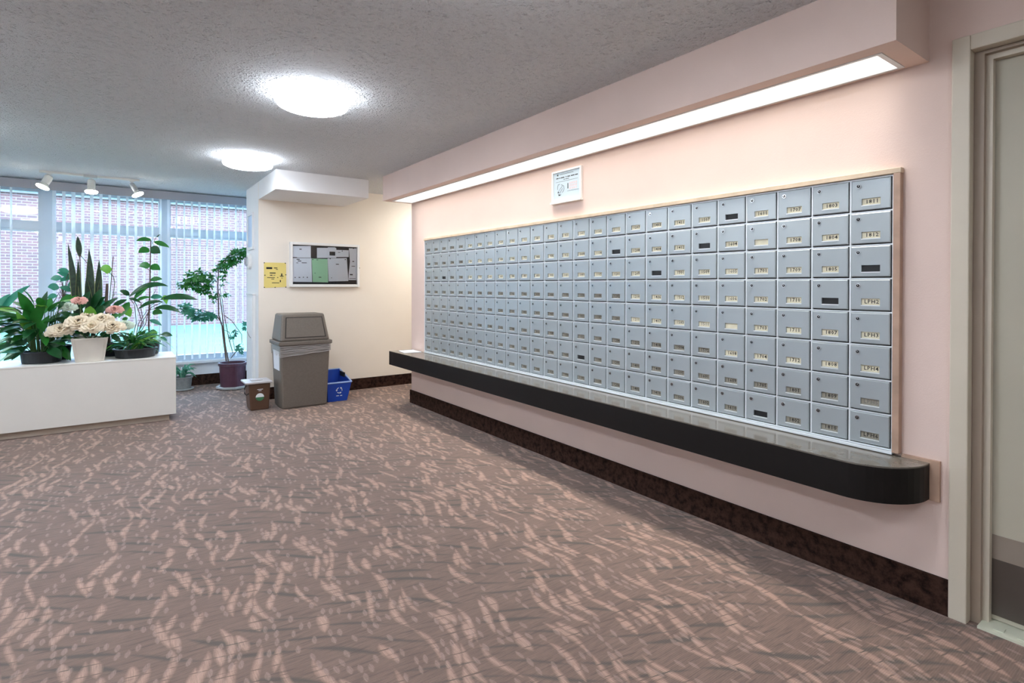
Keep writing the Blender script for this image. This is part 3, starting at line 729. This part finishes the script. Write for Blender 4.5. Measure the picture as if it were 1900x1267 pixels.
for k in range(3):
    q0 = PI/2+k*2*PI/3
    arc = [onblue(rc[0]+.030*math.cos(q0+.25+1.1*j/5), rc[1]+.030*math.sin(q0+.25+1.1*j/5)) for j in range(6)]
    g.tube(arc, .0042, 5)
    e = arc[-1]; q = q0+1.35; tv = Vector((-math.sin(q), 0, math.cos(q))); rv = Vector((math.cos(q), 0, math.sin(q)))
    g.add([e+rv*.011, e-rv*.011, e+tv*.017], [(0, 1, 2)])
g.build('arrows_symbol', 'mark_white', rb_)
g = G()
for a, b in ((1.972, 2.002), (2.015, 2.038)):
    p = [onblue(a, .058), onblue(b, .058), onblue(b, .066), onblue(a, .066)]; g.add(p, [(0, 1, 2, 3)])
g.build('print', 'mark_white', rb_)

# ------------------------------------------------------------------ white bench
be = thing('planter_bench', (-.8, 6.34, 0), 'long low white box bench that carries the potted plants', 'bench')
box('plinth', 'plinth', (-2.1, .41, 6.13, 6.56, 0, .062), be)
box('body', 'board_white', (-2.15, .462, 6.08, 6.62, .062, .588), be)
box('top', 'board_white', (-2.152, .464, 6.078, 6.622, .588, .602), be, bevel=.002)
ZB_ = .602
def pot(t, cx, cy, z, r0, r1, h, m, n=32, soil=True, sx=1, sy=1):
    g = G().lathe((0, 0, 0), [(r0*.9, 0), (r0, .004), (r1*.97, h*.88), (r1*1.05, h*.89), (r1*1.05, h), (r1*.93, h), (r1*.9, h*.86)], n, False)
    g.f.append(tuple(range(n-1, -1, -1))); g.m.append(0)
    g.v = [Vector((cx+p.x*sx, cy+p.y*sy, z+p.z)) for p in g.v]
    fixn(g.build('pot', m, t))
    if soil:
        g = G().lathe((0, 0, 0), [(r1*.92, h*.84), (r1*.5, h*.90), (.005, h*.92)], 20)
        g.v = [Vector((cx+p.x*sx, cy+p.y*sy, z+p.z)) for p in g.v]; fixn(g.build('soil', 'soil', t))
rnd = random.Random(3)
U = lambda a, b: rnd.uniform(a, b)

# leafy peace lily, far left
p1 = thing('peace_lily', (-.53, 6.33, ZB_), 'bushy dark green broad leaved plant in a low black pot at the left', 'plant')
pot(p1, -.53, 6.33, ZB_, .135, .15, .10, 'black_pot')
def lily(n, r0, r1, z0, z1, mm, w0=.06, w1=.09):
    for k in range(n):
        a = U(0, 2*PI); rr = U(r0, r1); zt = U(z0, z1)
        b = Vector((-.53+.07*math.cos(a), 6.33+.06*math.sin(a), .70))
        m_ = Vector((-.53+rr*.55*math.cos(a), 6.33+rr*.5*math.sin(a), .70+(zt-.70)*.85))
        e = Vector((-.53+rr*math.cos(a)*1.0, 6.33+rr*math.sin(a)*.75, zt-U(.0, .08)))
        G().tube([b, b*.4+m_*.6+Vector((0, 0, .03)), m_], [.004, .0035, .003], 5).build('leaf_stalk', 'green_stem', p1)
        ln = (e-m_)
        if ln.length < .17: e = m_+ln.normalized()*.18
        G().leaf(m_, e, U(w0, w1), (0, 0, U(.01, .05)), (math.cos(a)*-.5+U(-.3, .3), -.35+math.sin(a)*-.4, .8), tip=.02).build('leaf', mm[k % len(mm)], p1, smooth=True)
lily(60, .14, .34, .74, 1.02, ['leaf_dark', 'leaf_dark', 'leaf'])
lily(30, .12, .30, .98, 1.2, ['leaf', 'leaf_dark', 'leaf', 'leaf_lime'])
Yl = 6.30
def pl(par, u0, v0, u1, v1, w, m='leaf', y0=6.3, y1=6.3, arch=(0, 0, .02), nrm=(-.25, -1, .35), name='leaf', sc=1, **k):
    g = G().leaf(at(u0, v0, y0), at(u1, v1, y1), w, arch, nrm, **k); return g.build(name, m, par, smooth=True)
for a in [(62, 590, 33, 541, .085, 'leaf'), (66, 600, 88, 540, .07, 'leaf_dark'), (60, 612, 86, 556, .085, 'leaf'), (52, 618, 48, 562, .075, 'leaf'), (50, 600, 8, 580, .06, 'leaf'), (58, 618, 30, 578, .06, 'leaf_lime'),
          (45, 625, -5, 608, .06, 'leaf_dark'), (66, 625, 92, 585, .07, 'leaf'), (55, 635, 62, 590, .08, 'leaf'), (75, 640, 108, 610, .06, 'leaf_dark'), (45, 640, 5, 630, .06, 'leaf_dark'), (42, 648, 22, 668, .055, 'leaf_dark'), (50, 650, 0, 655, .045, 'leaf_blue'), (80, 650, 118, 638, .05, 'leaf_dark')]:
    pl(p1, *a, y0=6.30+U(-.03, .03), y1=6.22+U(-.1, .12), arch=(U(-.02, .02), -.02, U(.0, .03)), nrm=(U(-.4, .1), -1, U(.1, .7)), tip=.03)

# long striped leaf plant beyond the left edge
p2 = thing('striped_leaf_plant', (-.95, 6.42, ZB_), 'plant with long pale striped leaves reaching in at the left edge', 'plant')
pot(p2, -.95, 6.42, ZB_, .09, .11, .14, 'black_pot')
b0 = Vector((-.95, 6.42, .74))
for u, v, m_, w_ in [(57, 529, 'leaf_blue', .07), (20, 545, 'leaf_blue', .06), (35, 578, 'leaf_pale', .05), (-60, 520, 'leaf_blue', .07), (-90, 560, 'leaf', .06), (10, 600, 'leaf_dark', .05), (-50, 600, 'leaf_dark', .06)]:
    e = at(u, v, 6.45); G().leaf(b0+Vector((U(-.02, .02), U(-.02, .02), .02)), e, w_, (0, 0, .14), (-.2, -1, .9), n=12, peak=.6, tip=.02).build('leaf', m_, p2, smooth=True)
g = G()
for k in range(9):
    c_ = at(4+k*5.5, 551-k*2.6, 6.44); g.box(c_.x-.003, c_.x+.003, c_.y-.004, c_.y-.002, c_.z-.008, c_.z+.010)
for u, v in [(-10, 640), (5, 650), (0, 632), (12, 660)]:
    G().leaf(at(u+25, v-10, 6.25), at(u-22, v+18, 6.2), .018, (0, 0, .03), (-.2, -1, .5), n=8, tip=.02).build('leaf', 'leaf_pale', p2, smooth=True)

# snake plant behind the vase
p3 = thing('snake_plant', (-.20, 6.48, ZB_), 'tall dark snake plant with upright pointed blades behind the white vase', 'plant')
pot(p3, -.20, 6.48, ZB_, .10, .12, .15, 'black_pot')
for (u0, v0, u1, v1, w_, ar) in [(146, 575, 126, 452, .062, (.03, 0, 0)), (142, 575, 145, 480, .045, (.012, 0, .0)), (160, 580, 165, 462, .075, (.035, 0, 0)), (172, 580, 184, 482, .07, (.02, 0, 0)), (168, 580, 187, 512, .05, (.02, 0, 0)), (158, 585, 140, 540, .06, (0, 0, 0)), (176, 585, 160, 515, .07, (-.01, 0, 0))]:
    q0 = at(u0, v0, 6.47+U(-.03, .03)); q1 = at(u1, v1, 6.47+U(-.03, .03)); q0.z = .74
    G().leaf(q0, q1, w_, ar, (U(-.3, .3), -1, .05), n=12, peak=.5, fold=.3, tip=.02, base=.45, margin=True).build('leaf', ['snake', 'snake_edge'], p3, smooth=True)
# the lone blade on a thin stem
G().tube([at(152, 560, 6.5), at(149, 500, 6.5), at(148, 474, 6.5)], .004, 6).build('stem', 'stem', p3)
pl(p3, 148, 476, 144, 438, .048, ['snake', 'snake_edge'], 6.5, 6.5, (0, 0, 0), (0, -1, 0), n=8, margin=True, tip=.02, base=.3)
G().tube([at(148, 472, 6.5), at(160, 486, 6.5), at(166, 492, 6.48)], .003, 6).build('stem', 'stem', p3)
for a in [(176, 575, 196, 550, .05), (180, 582, 220, 552, .055), (175, 590, 206, 566, .05), (170, 575, 190, 535, .07), (150, 575, 168, 540, .07)]:
    pl(p3, *a, 'leaf_dark', 6.4, 6.35, (0, 0, .03), (-.3, -1, .6), tip=.03)

# round-leaved plant left of the snake plant
p4 = thing('round_leaf_plant', (-.42, 6.52, ZB_), 'small plant with rounded blue green leaves left of the snake plant', 'plant')
pot(p4, -.42, 6.52, ZB_, .075, .09, .13, 'black_pot')
for (u, v, du, dv, w_) in [(115, 517, -21, 1, .06), (128, 505, -20, -4, .05), (132, 515, -26, -10, .05), (109, 535, -20, -2, .075), (106, 550, -18, 3, .06), (133, 540, -22, -6, .06), (112, 522, 20, -6, .05), (118, 548, 12, 8, .055), (100, 560, -14, 6, .05), (126, 532, 14, -8, .05), (104, 572, -14, 6, .055), (122, 565, 16, 4, .06)]:
    b = at(u, v, 6.5+U(-.04, .04)); e = at(u+du, v+dv, 6.48+U(-.05, .05))
    G().tube([Vector((-.42+U(-.02, .02), 6.52, .72)), at(118, 560, 6.5), at(118, 528, 6.5).lerp(b, .5), b], .003, 5).build('stem', 'stem', p4)
    G().leaf(b, e, w_, (0, 0, .015), (-.2, -1, .5), n=7, peak=.48, tip=.12, base=.25).build('leaf', 'leaf_blue', p4, smooth=True)

# cane with single heart leaf
p5 = thing('staked_vine', (-.03, 6.52, ZB_), 'thin cane with a single bright heart leaf and dark stub right of the snake plant', 'plant')
pot(p5, -.03, 6.52, ZB_, .06, .075, .12, 'black_pot')
q = at(197, 590, 6.52)
G().tube([(-.03, 6.52, .70), at(203, 560, 6.52), at(210, 476, 6.52)], .004, 6).build('cane', 'stem', p5)
G().tube([(-.05, 6.52, .70), at(197, 560, 6.51), at(199, 526, 6.51)], [.014, .014, .010], 8).build('stub', 'stem', p5)
G().tube([at(208, 560, 6.52), at(213, 525, 6.52), at(210, 512, 6.52), at(200, 504, 6.50)], .003, 6).build('vine', 'green_stem', p5)
pl(p5, 206, 503, 186, 500, .095, 'leaf_lime', 6.50, 6.46, (0, 0, .02), (-.1, -1, .35), tip=.2, base=.4, n=7, peak=.45)
pl(p5, 192, 575, 182, 548, .06, 'leaf_blue', 6.45, 6.45, tip=.05); pl(p5, 240, 548, 222, 540, .05, 'leaf_dark', 6.5, 6.45, tip=.1, base=.2); G().tube([at(203, 565, 6.52), at(212, 545, 6.52), at(240, 547, 6.5)], .0025, 5).build('vine', 'green_stem', p5)

# climbing vine with pairs of heart leaves
p6 = thing('climbing_vine', (.27, 6.50, ZB_), 'tall climbing vine with paired heart shaped leaves on a thin pole at the bench end', 'plant')
pot(p6, .27, 6.50, ZB_, .075, .09, .13, 'black_pot')
G().tube([(.27, 6.50, .69), at(276, 600, 6.49), at(278, 540, 6.48), at(279, 480, 6.48), at(280, 446, 6.48)], [.008, .007, .006, .005, .004], 8).build('stem', 'stem', p6, smooth=True)
for (u, v, du, dv, w_, m_) in [(280, 445, -27, 2, .055, 'leaf'), (286, 449, 28, 10, .05, 'leaf'), (277, 463, -20, 6, .075, 'leaf'), (279, 462, 18, 8, .09, 'leaf_dark'), (278, 494, -20, 0, .07, 'leaf'), (279, 495, 18, 6, .085, 'leaf'), (279, 520, 22, -2, .05, 'leaf'),
                               (280, 552, 22, 0, .05, 'leaf_blue'), (283, 580, 18, 2, .07, 'leaf'), (278, 594, 22, 10, .045, 'leaf_blue'), (230, 570, 12, 18, .085, 'leaf_lime'), (278, 615, 14, 6, .05, 'leaf'), (300, 621, 20, 2, .05, 'leaf_dark'), (296, 628, 14, 4, .04, 'leaf_blue'), (305, 548, 4, 16, .05, 'leaf_lime'), (292, 440, 6, -4, .012, 'leaf_dark')]:
    b = at(u, v, 6.46+U(-.03, .03)); e = at(u+du, v+dv, 6.42+U(-.05, .05))
    G().leaf(b, e, w_, (0, 0, .018), (U(-.3, .2), -1, U(.2, .5)), n=7, peak=.42, tip=.08, base=.3).build('leaf', m_, p6, smooth=True)
G().tube([at(283, 452, 6.48), at(290, 440, 6.48), at(293, 437, 6.47)], .0025, 5).tube([at(280, 505, 6.48), at(275, 500, 6.47), at(273, 496, 6.46)], .0025, 5).tube([at(280, 552, 6.48), at(289, 540, 6.47), at(289, 530, 6.46)], .0025, 5).tube([at(278, 615, 6.5), at(290, 622, 6.48), at(300, 621, 6.46)], .0025, 5).build('leaf_stalk', 'stem', p6)

# large-leaved plant
p7 = thing('long_leaf_plant', (.13, 6.47, ZB_), 'plant with long arching dark leaves between the snake plant and the vine', 'plant')
pot(p7, .13, 6.47, ZB_, .08, .09, .13, 'black_pot')
for (u0, v0, u1, v1, w_, ar, m_) in [(238, 552, 312, 531, .065, (0, 0, .115), 'leaf_dark'), (248, 556, 276, 532, .055, (0, 0, .03), 'leaf'), (296, 556, 366, 556, .075, (0, 0, .055), 'leaf_dark'), (285, 573, 335, 580, .06, (0, 0, .06), 'leaf_dark'), (302, 560, 256, 574, .045, (0, 0, .06), 'leaf_dark'), (240, 560, 220, 590, .07, (.01, 0, .02), 'leaf'), (236, 556, 206, 574, .05, (0, 0, .03), 'leaf_dark'), (250, 560, 280, 552, .04, (0, 0, .03), 'leaf'), (262, 562, 238, 554, .035, (0, 0, .02), 'leaf_dark'), (236, 588, 228, 600, .04, (0, 0, .02), 'leaf')]:
    G().leaf(at(u0, v0, 6.42), at(u1, v1, 6.36), w_, ar, (-.1, -1, .75), n=12, peak=.5, fold=.25, tip=.04).build('leaf', m_, p7, smooth=True)
for u, v in [(240, 552), (248, 556), (296, 556), (285, 573), (262, 562), (302, 560)]:
    G().tube([Vector((.13+U(-.03, .03), 6.47, .71)), at(262+U(-10, 10), 600, 6.45), at(u*.5+130, v*.5+290, 6.43), at(u, v, 6.42)], .0035, 6).build('leaf_stalk', 'stem', p7)

# spider-like grassy plant in the low black pot
p8 = thing('spider_plant', (.15, 6.30, ZB_), 'bushy spider plant with narrow arching leaves in a low black pot at the bench end', 'plant')
pot(p8, .15, 6.30, ZB_, .155, .17, .085, 'black_pot')
for k in range(110):
    a = U(0, 2*PI); rr = U(.12, .26); zt = U(.66, .86) - (rr-.12)*.25
    b = Vector((.15+U(-.06, .06), 6.30+U(-.05, .05), .68)); e = Vector((.15+rr*math.cos(a), 6.30+rr*.8*math.sin(a), zt))
    G().leaf(b, e, U(.012, .022), (0, 0, U(.06, .14)), (U(-.3, .3), -.8, .6), n=6, peak=.4, tip=.05, base=.4).build('leaf', ['leaf', 'leaf_dark', 'leaf_lime', 'leaf', 'leaf_blue'][k % 5], p8, smooth=True)
for u, v in [(325, 650), (318, 645), (308, 650)]:
    G().leaf(at(270, 640, 6.3), at(u, v, 6.3), .01, (0, 0, .16), (0, -1, .5), n=9, tip=.03, base=.5).build('leaf', 'leaf_pale', p8, smooth=True)

# vase and flowers
vs_ = thing('flower_vase', (-.188, 6.22, ZB_), 'square tapered cream vase in the middle of the white bench', 'vase')
zt = .815; a0 = (-.290, -.086, 6.12, 6.32, ZB_); a1 = (-.320, -.056, 6.09, 6.35, zt)
g = G(); o4 = lambda a, i: [(a[0]+i, a[2]+i, a[4]), (a[1]-i, a[2]+i, a[4]), (a[1]-i, a[3]-i, a[4]), (a[0]+i, a[3]-i, a[4])]
vs = o4(a0, 0)+o4(a1, 0)+o4(a1, .012)+o4((a0[0], a0[1], a0[2], a0[3], ZB_+.02), .014)
fs = [(3, 2, 1, 0), (12, 13, 14, 15)]
for k in range(4):
    b = (k+1) % 4
    for l in range(3): fs.append((l*4+k, l*4+b, l*4+4+b, l*4+4+k))
fixn(g.add(vs, fs).build('body', 'vase', vs_, bevel=.004))
g = G()
def vf(a, b, off=.003):       # point on the vase front
    z = ZB_+(zt-ZB_)*b; f_ = b; x0 = a0[0]+(a1[0]-a0[0])*f_; x1 = a0[1]+(a1[1]-a0[1])*f_; return Vector((x0+(x1-x0)*a, a0[2]+(a1[2]-a0[2])*f_-off, z))
for (a, b, c, e) in [(.08, .05, .08, .93), (.92, .05, .92, .93), (.08, .93, .92, .93)]: g.tube([vf(a, b, .001), vf(c, e, .001)], .0025, 5)
g.build('moulding', 'vase', vs_)
box('foam', 'soil', (-.305, -.071, 6.105, 6.335, .74, .79), vs_)
fl = thing('flower_bouquet', (-.188, 6.22, .79), 'artificial bouquet of cream, pink and greenish white blooms in the cream vase', 'flowers')
def bloom(c, r, m, flat=.7, rows=((.3, 6), (.55, 9), (.8, 12), (1.0, 14), (1.05, 12)), face=(-.1, -.75, .6), nm='bloom'):
    c = Vector(c); F = Vector(face).normalized(); A = F.cross(Vector((0, 0, 1))).normalized(); B_ = A.cross(F); g = G()
    for ri, (rr, n) in enumerate(rows):
        for k in range(n):
            q = 2*PI*(k+U(-.25, .25))/n + ri*.4; rad = A*math.cos(q) + B_*math.sin(q)*flat
            lift = (1-rr*rr*.85)*.55*r
            p0 = c + rad*(rr*r*.45) + F*(lift*.6); p1 = c + rad*(rr*r) + F*(lift + U(-.1, .12)*r - (.22*r if ri == 4 else 0))
            g.leaf(p0, p1, r*U(.42, .6), F*(.10*r), F + rad*U(.1, .5), n=4, peak=.6, fold=-.25, tip=.5, base=.5)
    g.tube([c-F*r*.25, c+F*r*.05, c+F*r*.32], [r*.35, r*.55, r*.12], 10)
    return g.build(nm, m, fl, smooth=True)
for (u, v, r, m, y) in [(112, 612, .095, 'petal_cream', 6.14), (146, 598, .105, 'petal_cream', 6.10), (170, 606, .095, 'petal_cream', 6.06), (190, 592, .09, 'petal_cream', 6.12), (210, 606, .095, 'petal_cream', 6.08), (232, 603, .075, 'petal_white', 6.14), (98, 618, .06, 'petal_cream', 6.18), (165, 588, .08, 'petal_cream', 6.2)]:
    p = at(u, v, y); bloom(p, r, m, .62)
    G().tube([(-.188, 6.22, .78), (p.x*.5-.094, (p.y+6.22)/2+.02, .82), p+Vector((0, .02, -.0))], .004, 6).build('stem', 'green_stem', fl)
for (u, v, r, m, y) in [(147, 557, .062, 'petal_pink', 6.2), (213, 574, .070, 'petal_pink', 6.2), (126, 569, .070, 'petal_white', 6.2)]:
    p = at(u, v, y); bloom(p, r, m, .55)
    G().tube([(-.188, 6.22, .78), (p.x*.6-.075, 6.23, .9), p+Vector((0, .02, 0))], .004, 6).build('stem', 'green_stem', fl)
for a in [(168, 592, 168, 568, .095, 'leaf_lime'), (150, 590, 128, 585, .05, 'leaf_dark'), (135, 590, 112, 580, .05, 'leaf_dark'), (180, 590, 192, 566, .07, 'leaf_dark'), (205, 590, 222, 586, .05, 'leaf'), (130, 622, 110, 640, .05, 'leaf_dark'), (206, 622, 225, 636, .05, 'leaf_dark'), (150, 620, 160, 610, .05, 'leaf_dark'), (120, 560, 108, 574, .04, 'leaf_dark'), (185, 620, 205, 626, .05, 'leaf_dark'), (130, 600, 100, 592, .045, 'leaf_dark')]:
    pl(fl, *a, y0=6.2, y1=6.16, tip=.08, base=.15)

# ------------------------------------------------------------------ floor plants
p9 = thing('potted_schefflera', (1.18, 7.56, 0), 'small leaning tree with clustered leaflets in a purple pot by the window', 'plant')
G().lathe((1.18, 7.56, 0), [(.15, 0), (.185, .012), (.19, .035), (.16, .035), (.15, .016)], 8).build('saucer', 'saucer', p9)
pot(p9, 1.18, 7.56, .018, .135, .155, .305, 'purple_pot')
Yt = 7.52
def T(u, v, y=Yt): return at(u, v, y)
stems = [([(420, 670), (416, 640), (412, 605), (406, 585), (405, 555), (404, 530), (406, 500), (420, 478), (440, 468)], [.009, .009, .008, .007, .007, .006, .005, .004, .003]),
         ([(424, 672), (418, 640), (414, 600), (411, 570), (407, 545)], [.008, .007, .007, .006, .005]),
         ([(412, 600), (402, 586), (392, 580), (375, 575), (350, 570)], [.006, .005, .004, .003, .002]),
         ([(405, 555), (395, 560), (388, 540), (380, 525), (350, 520)], [.005, .004, .004, .003, .002]),
         ([(432, 655), (424, 625), (416, 585), (412, 555), (408, 535)], [.005, .005, .004, .004, .003]),
         ([(428, 665), (440, 650), (449, 635), (448, 620), (430, 595), (416, 585)], [.005, .005, .004, .004, .004, .004]),
         ([(436, 650), (432, 630), (424, 615), (414, 612)], [.004, .004, .004, .003]),
         ([(405, 540), (412, 530), (420, 545), (424, 552)], [.003, .003, .002, .002]),
         ([(404, 520), (398, 505), (380, 505), (362, 508)], [.003, .003, .002, .002])]
for pts, rs in stems: G().tube([T(u, v, Yt+U(-.02, .02)) for u, v in pts], rs, 7).build('stem', 'stem', p9, smooth=True)
def cluster(name, regs, m, n, par, s0=.032, s1=.05):
    g = G()
    for k in range(n):
        u, v, ru, rv, sl_ = regs[k % len(regs)]
        q = U(0, 2*PI); r = math.sqrt(U(0, 1)); du = r*math.cos(q)*ru; dv = r*math.sin(q)*rv + du*sl_
        c = T(u+du, v+dv, Yt+U(-.13, .13)); up = Vector((U(-.3, .3), U(-.9, .1), U(.2, 1))).normalized()
        a_ = up.cross(Vector((0, 0, 1))).normalized(); b_ = a_.cross(up); nl = rnd.choice((4, 5, 6))
        for j in range(nl):
            t_ = 2*PI*j/nl+U(-.3, .3); e = c + (a_*math.cos(t_)+b_*math.sin(t_))*U(s0, s1)*1.15 - up*U(0, .015)
            g.leaf(c, e, U(.020, .027), up*.006, up, n=3, fold=.2, tip=.1)
    o = g.build(name, m, par, smooth=True); o['kind'] = 'stuff'; return o
cluster('foliage', [(438, 476, 17, 12, -.35), (418, 490, 16, 9, -.4), (452, 468, 5, 5, 0)], 'leaf', 110, p9)
cluster('foliage', [(366, 512, 24, 10, .05), (350, 528, 22, 9, .0), (385, 520, 14, 12, .3), (372, 535, 16, 8, .3)], 'leaf', 120, p9)
cluster('foliage', [(345, 573, 15, 8, .2), (365, 585, 16, 8, .2), (385, 586, 14, 7, .2)], 'leaf_blue', 80, p9)
cluster('foliage', [(405, 505, 14, 8, 0), (392, 550, 12, 12, 0), (415, 520, 12, 10, 0), (420, 548, 8, 3, 0)], 'leaf', 30, p9, .025, .04)
cluster('foliage', [(436, 618, 9, 9, -.5), (448, 645, 8, 10, -.5), (455, 605, 3, 6, 0)], 'leaf_blue', 17, p9, .025, .04)
p10 = thing('variegated_spider_plant', (.665, 7.78, 0), 'small pale striped plant in a grey pot on the floor beside the bench', 'plant')
G().lathe((.665, 7.78, 0), [(.09, 0), (.115, .008), (.12, .022), (.1, .022), (.09, .012)], 24).build('saucer', 'saucer', p10)
pot(p10, .665, 7.78, .014, .085, .10, .15, 'grey_pot')
for k in range(30):
    a = U(0, 2*PI); rr = U(.10, .19); b = Vector((.665+U(-.03, .03), 7.78+U(-.03, .03), .15)); e = Vector((.665+rr*math.cos(a), 7.78+rr*.8*math.sin(a), U(.13, .30)))
    G().leaf(b, e, U(.018, .028), (0, 0, U(.08, .14)), (U(-.3, .3), -.7, .7), n=7, peak=.45, fold=.4, tip=.05, base=.5, margin=True).build('leaf', ['leaf_blue', 'leaf_pale'], p10, smooth=True)
